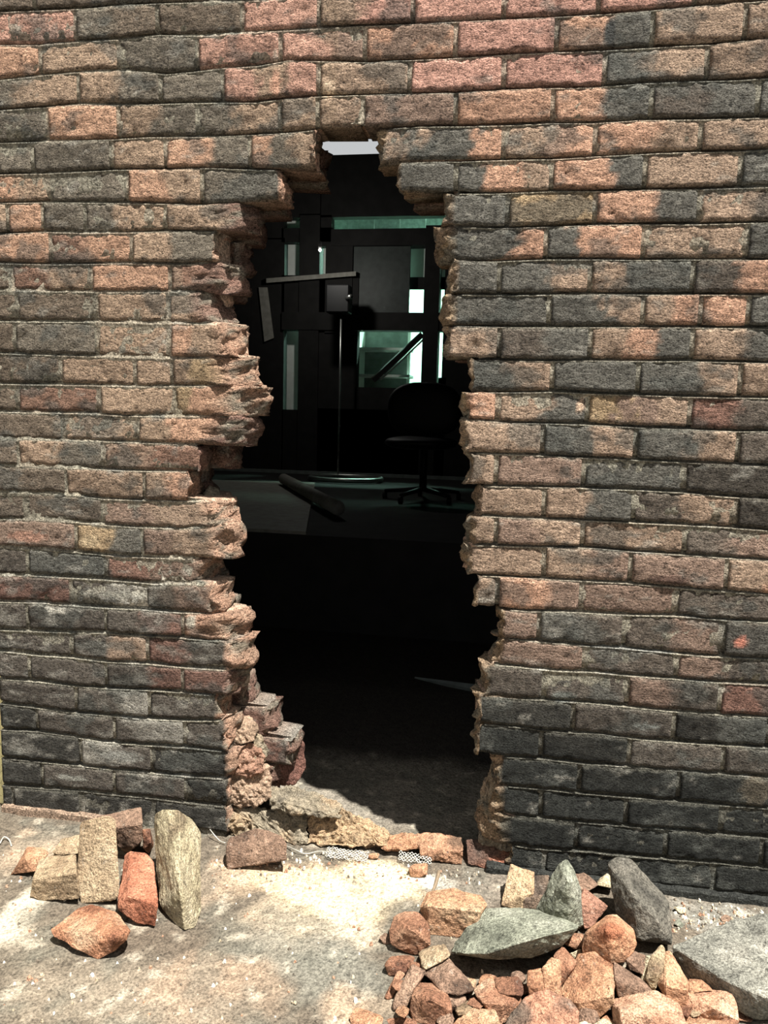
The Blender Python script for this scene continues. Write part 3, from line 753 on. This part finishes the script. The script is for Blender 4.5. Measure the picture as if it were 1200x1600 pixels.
chunk('brick', 'squat half brick with a dark shaded front at the left of the heap', 'brick', (66,1408), '60,1343,.075 75,1338,.08 118,1335,.08 52,1374,.0 120,1364,0 100,1367,0 46,1401,0 66,1408,0 125,1406,0', .03, TAN, group=GL)
chunk('brick_fragment', 'pale crumbly lump resting behind the squat half brick', 'brick', (100,1350), '81,1332,0 96,1311,.05 125,1304,.06 126,1334,0 93,1338,0', .03, TAN, group=GL, foot=.03)
chunk('brick_fragment', 'triangular orange fragment at the far left of the heap', 'brick', (30,1369), '15,1368,0 54,1363,0 38,1342,.0 43,1322,.07 70,1324,.07 77,1333,.05', .01, OR, group=GL)
chunk('brick', 'bright orange brick on end between two leaning bricks', 'brick', (232,1450), '203,1329,.15 227,1331,.15 241,1348,.12 248,1416,.0 242,1448,0 218,1445,0 184,1421,.01 184,1407,.02 195,1367,.10 195,1336,.15 200,1400,.005', .03, [rgb(168,106,80), rgb(202,136,106), rgb(206,150,120)], group=GL)
chunk('brick', 'tall pale mortar-covered brick leaning at the right of the heap', 'brick', (289,1457), '240,1275,.19 246,1268,.17 246,1376,.10 252,1419,.05 262,1263,.15 281,1266,.14 281,1390,-.0 300,1281,.19 314,1300,.18 314,1421,.06 306,1450,.03 289,1455,0 272,1444,.02', .03, [rgb(138,122,98), rgb(196,182,148), rgb(206,192,160)], group=GL)
chunk('brick_fragment', 'rough broken brick lying alone in front of the left heap', 'brick', (153,1500), '79,1452,.03 122,1418,.10 142,1413,.11 181,1424,.10 204,1455,.04 198,1470,.02 181,1484,.01 153,1499,0 122,1485,0 82,1464,.02 122,1458,.02 170,1438,.05 186,1463,.0', .01, [rgb(136,90,68), rgb(186,134,102), rgb(214,176,142)], group=GL)
chunk('brick_fragment', 'small dark red fragment wedged behind the orange brick', 'brick', (228,1345), '222,1296,.01 235,1294,.02 236,1318,0 224,1326,0', .03, RED, group=GL, foot=.04)
chunk('brick', 'half brick with a flaky pale top beside the wall foot', 'brick', (390,1360), '352,1325,.01 358,1309,.04 401,1293,.06 439,1304,.06 448,1317,.02 449,1344,0 400,1353,0 356,1359,0 352,1340,0', .03, BRN, group=None)
# ---- right hand heap
GR = 'broken bricks in the heap at the right'
chunk('stone_slab', 'greenish grey stone slab with a pointed end lying on the brick heap', 'stone', (800,1542), '705,1488,.05 711,1472,.08 728,1449,.12 757,1420,.17 800,1418,.18 845,1422,.18 906,1446,.08 725,1490,.0 760,1490,-.01 830,1468,.0 905,1449,.05 880,1478,.05 830,1497,.03 780,1500,.02 712,1491,.04', .01, GRS, STONE, shrink=.9)
chunk('stone', 'jagged grey-green stone standing upright behind the slab', 'stone', (870,1478), '836,1420,.04 873,1348,.06 885,1342,.06 894,1353,.05 897,1378,.03 907,1385,.05 904,1420,.03 911,1446,.03 890,1448,0 860,1440,0 888,1378,-.015', .04, GRS, STONE, foot=.03)
chunk('stone', 'long dark rounded stone leaning toward the wall', 'stone', (1015,1495), '949,1348,.13 964,1338,.14 985,1341,.14 1046,1409,.09 1051,1469,.02 1032,1466,.0 997,1469,.0 962,1425,.06 952,1367,.12 990,1400,.03 1030,1440,.0 1049,1476,.02', .03, GRD, STONE, foot=.03, soft=2)
chunk('boulder', 'large grey boulder cut off by the right edge of the picture', 'stone', (1185,1602), '1050,1478,.14 1098,1456,.19 1140,1438,.23 1196,1426,.26 1235,1436,.26 1275,1500,.18 1268,1585,.02 1182,1596,0 1154,1582,.01 1148,1558,.04 1112,1547,.08 1074,1530,.11 1054,1496,.13 1140,1535,.02 1200,1560,-.02', .01, [rgb(104,103,94), rgb(142,140,128), rgb(164,160,146)], STONE, shrink=.9, step=.014)
def grow(s, f):
    q = pts_(s); cx = sum(a[0] for a in q)/len(q); cy = sum(a[1] for a in q)/len(q)
    return ' '.join('%.1f,%.1f,%.4f' % (cx+(a[0]-cx)*f, cy+(a[1]-cy)*f, a[2]) for a in q)
def rb(label, base, s, cols=OR, back=.04, name='brick_fragment', **k):
    s = grow(s, 1.08)
    return chunk(name, label, 'brick', base, s, back, cols, group=GR, **k)
rb('large buff half brick behind the pointed end of the stone slab', (712,1466), '670,1395,.08 707,1390,.09 748,1401,.08 757,1413,.05 748,1424,.0 659,1420,.03 671,1416,.0 671,1457,0 715,1463,0 740,1450,.0', [rgb(160,112,84), rgb(206,160,124), rgb(214,180,144)], name='brick')
rb('rounded red brick lump at the upper left of the heap', (640,1492), '617,1434,.05 632,1428,.06 652,1428,.06 668,1443,.03 671,1476,.0 655,1490,0 640,1490,0 613,1474,.0 610,1455,.02 642,1450,-.01', RED)
rb('small square tan block perched left of the slab tip', (675,1545), '655,1490,.04 694,1476,.06 702,1493,.01 665,1515,-.01 659,1507,.01', TAN, foot=.03)
rb('dark red wedge under the rounded red lump', (620,1527), '602,1507,.0 611,1495,.03 640,1492,.04 648,1497,.02 632,1522,0 607,1525,0', RED)
rb('thin red shard at the left fringe of the heap', (608,1562), '602,1555,.0 617,1524,.04 623,1517,.05 633,1522,.04 613,1559,0 605,1561,0', RED, back=.02)
rb('brown slab of brick tilted against the dark red lump', (622,1584), '615,1576,0 617,1557,.02 644,1509,.07 663,1520,.06 644,1545,.02 632,1580,0', BRN, back=.02)
rb('coarse dark red lump near the bottom left of the heap', (672,1602), '646,1555,.02 652,1538,.06 677,1538,.07 698,1549,.05 705,1580,.0 690,1596,0 648,1598,0 643,1576,.01 670,1560,-.01', RED)
rb('brown pyramid-shaped chunk below the small tan block', (705,1585), '680,1528,.03 702,1511,.05 715,1518,.05 740,1545,.03 719,1553,.0 692,1550,.0 665,1523,.05 668,1518,.06 700,1498,.08', BRN, foot=.04)
rb('brick with a bright buff top near the bottom of the heap', (785,1606), '740,1547,.05 763,1531,.08 790,1540,.07 812,1556,.05 785,1568,.0 755,1567,.0 811,1574,.03 782,1600,.0 772,1592,0', [rgb(176,128,100), rgb(216,176,144)], name='brick')
rb('orange brick face at the bottom edge of the picture', (745,1632), '710,1600,.01 740,1576,.05 772,1580,.04 780,1600,.0 785,1626,0 702,1626,0', OR, name='brick')
rb('small pale lump between the dark red lump and the orange face', (728,1610), '711,1578,.0 723,1569,.03 740,1572,.03 730,1586,0 716,1588,0', TAN, foot=.03)
rb('dull red brick in the shadow under the slab', (800,1590), '773,1528,.05 807,1525,.05 819,1543,.02 815,1556,.0 780,1552,.0', RED, foot=.04)
rb('stubby brick half standing left of the square orange brick', (842,1594), '824,1518,.03 846,1513,.04 850,1548,.0 827,1558,.0 824,1540,0', OR, foot=.04)
rb('upright brick sliver beside the stubby half', (866,1590), '848,1512,.02 862,1498,.06 874,1501,.05 877,1555,.0 852,1550,.0', OR, foot=.04)
rb('dark grey-crusted brick at the bottom edge right of the orange face', (850,1634), '824,1560,.05 848,1546,.07 890,1565,.05 901,1580,.02 900,1602,0 794,1602,0 800,1585,.02 890,1628,0 800,1628,0', [rgb(92,86,76), rgb(130,108,92), rgb(196,144,116)], name='brick')
rb('square-cut orange brick with a sunlit top in the middle of the heap', (929,1601), '880,1549,.04 892,1514,.08 904,1493,.11 929,1491,.11 957,1511,.09 906,1565,.0 955,1556,.0 956,1568,0 929,1594,0 901,1592,0 884,1562,.02', OR, name='brick')
rb('wedge of brick right of the square-cut orange brick', (990,1585), '960,1504,.05 1002,1530,.03 1018,1549,.01 999,1552,.0 967,1556,.0 962,1530,.0', BRN, foot=.03)
rb('big rounded brick with a ridged face below the long dark stone', (952,1545), '911,1479,.03 915,1458,.05 929,1448,.07 948,1432,.09 964,1432,.09 988,1453,.06 992,1474,.03 981,1500,.01 953,1504,.0 943,1490,.0 913,1489,.02 948,1451,-.01', [rgb(176,116,86), rgb(206,154,118), rgb(216,180,146)], foot=.04, name='brick')
rb('large cream-edged brick at the bottom edge below the pointed shard', (1012,1640), '957,1567,.06 990,1553,.09 1025,1551,.09 1058,1568,.06 1070,1602,.01 975,1604,-.01 972,1580,.0 968,1630,0 1068,1630,0', [rgb(196,148,118), rgb(222,180,148), rgb(236,210,176)], name='brick')
rb('pointed pale shard of mortared brick sticking up', (1024,1568), '1009,1528,.0 1016,1494,.03 1034,1477,.05 1039,1486,.04 1036,1512,.01 1028,1522,-.005 1022,1548,0', [rgb(120,96,76), rgb(206,186,150), rgb(224,210,176)], foot=.02, back=.02)
rb('narrow cream strip of mortar left of the pointed shard', (1004,1560), '1000,1538,0 1008,1494,.02 1017,1494,.02 1009,1534,0', PAL, foot=.02, back=.015)
rb('brown corner of brick behind the cream mortar strip', (995,1560), '980,1500,.0 992,1488,.03 1008,1494,.03 1004,1522,0 985,1515,0', BRN, foot=.03)
rb('sloping orange brick between the pointed shard and the boulder', (1058,1588), '1029,1536,.03 1040,1490,.08 1048,1490,.08 1076,1536,.03 1074,1546,.0 1040,1540,.0 1071,1574,0 1040,1562,0', OR, name='brick')
rb('blocky brick tucked against the foot of the boulder', (1112,1608), '1071,1552,.04 1084,1546,.06 1116,1548,.06 1144,1552,.05 1152,1594,.0 1140,1599,0 1112,1590,0 1074,1596,0 1114,1575,-.005', [rgb(168,118,92), rgb(210,160,128), rgb(222,186,154)], name='brick')
rb('low brick lump behind the blocky brick', (1095,1585), '1076,1533,.03 1096,1532,.04 1113,1548,.01 1078,1552,0', OR, foot=.04)
rb('flat brick sliver under the boulder', (1165,1600), '1152,1580,.03 1177,1590,.02 1174,1597,0 1153,1594,0', RED, back=.02)
rb('pale orange brick top cut by the picture edge below the blocky brick', (1112,1640), '1068,1598,.02 1090,1592,.05 1120,1593,.05 1150,1602,.02 1150,1626,0 1072,1626,0', OR)
rb('cream crumb at the picture edge below the square-cut brick', (930,1630), '902,1600,.01 925,1593,.03 950,1594,.03 962,1603,.01 958,1620,0 905,1620,0', PAL)
rb('buff slice of brick on edge at the back of the heap', (800,1421), '785,1413,0 794,1371,.05 816,1399,.0 813,1419,0 799,1353,.07 834,1364,.06 832,1396,.02', [rgb(186,152,118), rgb(222,194,156)], back=.02)
rb('grey-brown brick behind the buff slice', (842,1412), '817,1369,.05 857,1370,.05 852,1398,.01 830,1400,.0 832,1408,0 850,1408,0', DRK)
rb('small dark block in front of the grey-brown brick', (828,1424), '815,1402,.0 848,1399,.02 842,1421,0 813,1420,0', DRK, back=.03)
rb('brown slab end behind the upright jagged stone', (915,1408), '894,1367,.03 913,1364,.04 934,1383,.02 920,1392,0 907,1390,0', BRN, foot=.03)
rb('flat triangular brick face right of the jagged stone', (922,1462), '904,1413,.02 913,1390,.06 948,1416,.04 925,1448,.0 913,1451,.0', [rgb(146,102,82), rgb(178,134,112)], foot=.03)
rb('small sunlit cream wedge beside the long dark stone', (947,1402), '932,1383,0 949,1365,.03 957,1376,.03 957,1389,0', PAL, foot=.03)
rb('little dark red knob under the tip of the slab', (898,1500), '883,1474,0 897,1460,.02 911,1460,.02 911,1479,0 901,1484,0', RED, foot=.05)
rb('tiny cream chip lying above the square-cut brick', (900,1515), '892,1490,0 907,1483,.01 908,1490,.01 897,1497,0', PAL, back=.01, foot=.03)
rb('sloping red brick behind the square-cut orange brick', (884,1565), '866,1493,.03 880,1481,.05 901,1504,.03 890,1516,.0 878,1540,.0 868,1530,0', RED, foot=.05)
# small bits that fill the gaps of the heap
KEEP = {1, 5, 19, 24, 25, 30, 55, 61, 67, 69, 71, 72, 91, 93, 98, 108}
rf = random.Random(11)
TONE = ((OR, 'orange'), (RED, 'dull red'), (BRN, 'brown'), (TAN, 'tan'))
HEAP = [(o['label'], o.matrix_basis.translation.copy()) for o in bpy.data.objects if o.get('group') == GR or o.get('category') == 'stone']
used = set()
for i in range(110):
    x = rf.uniform(612, 1150); y = rf.uniform(1505 if x < 700 else 1522 if x < 900 else 1505+(x-900)*0.14, 1612)
    r = rf.uniform(9, 20); a0 = rf.uniform(0, 6.28); s = []
    for q in range(7):
        a = a0+q*0.9; rr = r*rf.uniform(0.75, 1.2); s.append('%.1f,%.1f,%.3f' % (x+rr*math.cos(a), y+0.8*rr*math.sin(a), -0.02*math.sin(a)+rf.uniform(-.012, .012)))
    cols, tone = rf.choice(TONE)
    if KEEP is not None and i not in KEEP: continue
    o = rb('bit', (x, y+18), ' '.join(s), cols, back=.02, foot=.01, step=.014); c = o.location; lab = None
    for nl, np_ in sorted(HEAP, key=lambda h: (h[1]-c).length):
        if len(nl.split()) > 8: continue
        d = np_-c
        w_ = ('left of' if d.x > 0 else 'right of') if abs(d.x) > abs(d.y) else ('in front of' if d.y > 0 else 'behind')
        lab = 'small %s bit %s the %s' % (tone, w_, nl)
        if lab not in used: break
    used.add(lab); o['label'] = lab
# ---- loose bits on the open ground
LG = 'loose bits near the wall foot'
def lb(label, base, s, cols=OR, back=.02, name='brick_fragment'): return chunk(name, label, 'brick', base, s, back, cols, group=LG)
lb('flat orange fragment on the white dust below the hole', (655,1372), '637,1356,.0 648,1349,.03 668,1350,.03 668,1366,0 655,1372,0 643,1370,0', OR)
lb('small orange chip at the end of the metal lath', (583,1344), '571,1338,0 580,1333,.01 593,1334,.01 590,1342,0 578,1344,0', OR)
lb('cream pebble on the grey strip by the wall right of the long stone', (1062,1430), '1052,1418,.01 1062,1415,.02 1073,1418,.02 1073,1427,0 1063,1430,0', PAL, name='pebble')
lb('brown pebble on the grey strip above the boulder', (1133,1441), '1126,1434,.01 1133,1428,.02 1142,1434,.01 1138,1441,0 1128,1440,0', BRN, name='pebble')
lb('grey crumb between the long stone and the boulder', (1062,1450), '1054,1444,0 1060,1436,.02 1068,1444,.01 1066,1451,0', GRS, name='pebble')
lb('brown clod left of the heap beside the red lump', (606,1475), '592,1465,.0 602,1457,.03 612,1462,.02 611,1474,0 600,1477,0', BRN)
lb('orange brick corner at the bottom edge left of the heap', (565,1606), '545,1590,.01 555,1573,.05 575,1577,.05 600,1590,.02 595,1604,0 548,1606,0', OR)
lb('dull orange scrap at the bottom edge by the heap', (625,1615), '600,1592,.03 625,1585,.05 650,1594,.02 655,1612,0 600,1612,0', RED)
lb('red scrap at the bottom edge under the dark red lump', (680,1620), '660,1597,.03 680,1590,.05 702,1598,.02 705,1616,0 660,1618,0', RED)
# ---- remains of the wall in the foot of the hole: parts of the wall
def wallbit(s, Y, back, cols, name='brick', foot=0.0, **k):
    SEED[0] += 1
    return hull_chunk(name, pts_(s), Y, back, cols, RUBBLE, FRONT, seed=SEED[0], foot=foot, step=0.0075, **k)
MT = [rgb(120,112,98), rgb(160,148,126), rgb(186,160,128)]
CORE = [rgb(128,108,90), rgb(172,146,122), rgb(196,166,140)]
wallbit('350,1124,.02 366,1117,.05 392,1122,.06 404,1140,.04 396,1160,.01 372,1166,0 352,1158,0', .035, .07, CORE, 'rubble_core', rough=.007)
wallbit('354,1162,.01 378,1154,.03 400,1162,.04 414,1180,.03 410,1206,.01 384,1214,-.004 358,1204,-.002', .03, .08, [rgb(150,112,92), rgb(186,148,124)], 'rubble_core', rough=.010)
wallbit('352,1206,.01 384,1204,.02 416,1194,.04 422,1214,.03 420,1246,.01 398,1262,-.004 360,1258,-.004', .025, .08, CORE, 'rubble_core', rough=.008)
wallbit('392,1140,.02 410,1150,.03 418,1170,.03 414,1190,.02 398,1190,.0', .05, .07, MT, 'rubble_core', rough=.006)
wallbit('388,1128,0 420,1130,.02 420,1158,.01 402,1166,0 390,1150,0', .13, .05, DRK)
wallbit('400,1152,.0 420,1140,.05 455,1143,.06 476,1162,.05 479,1200,.03 462,1226,.0 420,1228,.0 408,1190,.0', .135, .05, [rgb(92,66,58), rgb(128,92,80), rgb(150,112,98)], rough=.003)
wallbit('420,1230,.06 470,1232,.07 508,1246,.07 532,1262,.05 530,1278,.0 470,1270,-.005 424,1264,-.005 422,1250,0', .02, .05, MT, rough=.009)
wallbit('356,1262,.02 440,1262,.04 480,1268,.04 480,1318,.0 450,1318,-.006 400,1314,-.006 356,1308,-.004', .012, .06, MT, rough=.010)
wallbit('478,1266,.05 530,1262,.06 570,1280,.06 604,1302,.04 606,1322,.0 560,1324,-.006 480,1319,-.004', .012, .05, [rgb(140,124,100), rgb(196,166,130), rgb(206,170,136)], rough=.010)
wallbit('590,1304,.05 630,1303,.06 662,1306,.05 664,1324,.0 630,1330,-.006 594,1326,-.003', .01, .05, OR, rough=.005)
wallbit('640,1304,.06 680,1302,.07 722,1308,.05 724,1330,.0 722,1352,0 690,1348,-.006 660,1342,-.006 656,1326,-.004', .005, .04, [rgb(130,104,84), rgb(196,150,118), rgb(206,164,134)], rough=.004)
wallbit('728,1312,.04 760,1310,.05 800,1322,.03 806,1362,.0 770,1362,-.004 730,1350,-.002', .004, .06, [rgb(196,122,92), rgb(120,92,78), rgb(92,82,74)], rough=.003)
wallbit('744,1300,.02 748,1250,.05 770,1180,.06 800,1176,.04 834,1240,.0 838,1318,-.002 800,1330,-.004 752,1322,-.002', .02, .05, [rgb(112,104,92), rgb(150,138,118), rgb(172,150,126)], 'rubble_core', rough=.007)
wallbit('318,772,.03 326,758,.05 342,764,.06 347,778,.04 336,784,.0 316,784,0', .05, .05, MT, 'mortar_lump', rough=.003)
wallbit('425,1120,.02 440,1112,.03 452,1128,.02 446,1146,0 428,1144,0', .17, .03, RED, 'brick', rough=.003) if False else None
# ---- strips of expanded metal and wires
STEEL = flat_mat('grey_lath_metal', rgb(170,166,154), 0.55, metal=0.3, var=0.25, scale=60)
def lath(label, a, b, rows, n, w):
    A = G(*a, FZ+0.010); B = G(*b, FZ+0.010); d = (B-A); L = d.length; d.normalize(); s = Vector((-d.y, d.x, 0)); m = MB()
    for r in range(rows+1):
        for i in range(n):
            for sg in (1, -1):
                o0 = (r + (0.5 if sg > 0 else -0.5)*0.5)
                p0 = A + d*(L*i/n) + s*(w*(r/rows)) + Vector((0, 0, 0.006*nz(i*0.7, r*0.9, 3)+0.008*(r/rows)))
                p1 = A + d*(L*(i+0.5)/n) + s*(w*((r+0.5*sg)/rows)) + Vector((0, 0, 0.006*nz(i*0.7+.4, r*0.9, 3)+0.008*((r+0.5*sg)/rows)))
                p2 = A + d*(L*(i+1)/n) + s*(w*(r/rows)) + Vector((0, 0, 0.006*nz((i+1)*0.7, r*0.9, 3)+0.008*(r/rows)))
                m.tube([p0, p1, p2], 0.0009, 4)
    return tag(m.build('expanded_metal_strip', STEEL), label, 'metal mesh', 'torn metal lath')
lath('longer strip of torn metal mesh under the sill left of the orange chip', (508,1337), (574,1345), 3, 11, 0.022)
lath('shorter strip of torn metal mesh at the foot of the orange rubble', (622,1342), (674,1348), 2, 9, 0.016)
def wire(label, pts, r=0.0014):
    P3 = [G(x, y, FZ+0.006+z) for x, y, z in pts]
    # smooth the run of the wire
    out = []
    for i in range(len(P3)-1):
        for t in range(6):
            p0, p1, p2, p3 = P3[max(0, i-1)], P3[i], P3[i+1], P3[min(len(P3)-1, i+2)]; q = t/6
            out.append(0.5*((2*p1)+(p2-p0)*q+(2*p0-5*p1+4*p2-p3)*q*q+(3*p1-p0-3*p2+p3)*q**3))
    out.append(P3[-1])
    return tag(MB().tube(out, r, 6).build('wire', STEEL, smooth=True), label, 'wire')
wire('thin bent wire springing from the wall foot left of the half brick', [(328,1296,.02), (336,1306,.01), (344,1314,0), (352,1317,0)])
wire('curl of pale wire on the ground at the far left edge', [(0,1318,0), (6,1308,.004), (14,1312,0), (18,1322,0)], .002)
wire('wire running from the half brick toward the metal mesh', [(448,1322,0), (462,1328,.004), (478,1334,0), (500,1330,.006), (520,1334,.006)])
tag(MB().tube([G(686,1362, FZ+.004), G(680,1384, FZ+.004), G(672,1402, FZ+.004)], 0.005, 6, .003).build('twig', flat_mat('grey_bark', rgb(120,104,84), .9, var=.3, scale=80)), 'short brown stick lying on the white dust', 'stick')
# crumbs of mortar and brick dust on the ground, too many to count
rnd = random.Random(5); CV = []; CF = []; CT = []
for i in range(900):
    zone = rnd.random()
    if zone < 0.45: x, y = rnd.uniform(330, 760), rnd.gauss(1352, 14)
    elif zone < 0.7: x, y = rnd.uniform(1040, 1200), rnd.gauss(1440, 12)
    else: x, y = rnd.uniform(0, 760), rnd.uniform(1320, 1600)
    p = G(x, y)
    if p.y > -0.015: continue
    r = abs(rnd.gauss(0.0022, 0.0014))+0.0008; n = len(CV)
    c = rnd.choice((rgb(232,220,194), rgb(200,180,150), rgb(176,136,110), rgb(120,110,96), rgb(236,230,214)))
    for q in range(6):
        a = q*1.047+rnd.uniform(-.3, .3); CV.append(p+Vector((math.cos(a)*r*rnd.uniform(.6, 1.2), math.sin(a)*r*rnd.uniform(.6, 1.2), -0.001))); CT.append(c)
    for q in range(3):
        a = q*2.09+rnd.uniform(-.3, .3); CV.append(p+Vector((math.cos(a)*r*.6, math.sin(a)*r*.6, r*rnd.uniform(.7, 1.4)))); CT.append(c)
    CF += [(n+0,n+1,n+6),(n+1,n+2,n+7,n+6),(n+2,n+3,n+7),(n+3,n+4,n+8,n+7),(n+4,n+5,n+8),(n+5,n+0,n+6,n+8),(n+6,n+7,n+8)]
tag(mkobj('mortar_crumbs', CV, CF, RUBBLE, None, CT, base=False), 'crumbs of mortar and brick strewn over the ground', 'debris', kind='stuff')
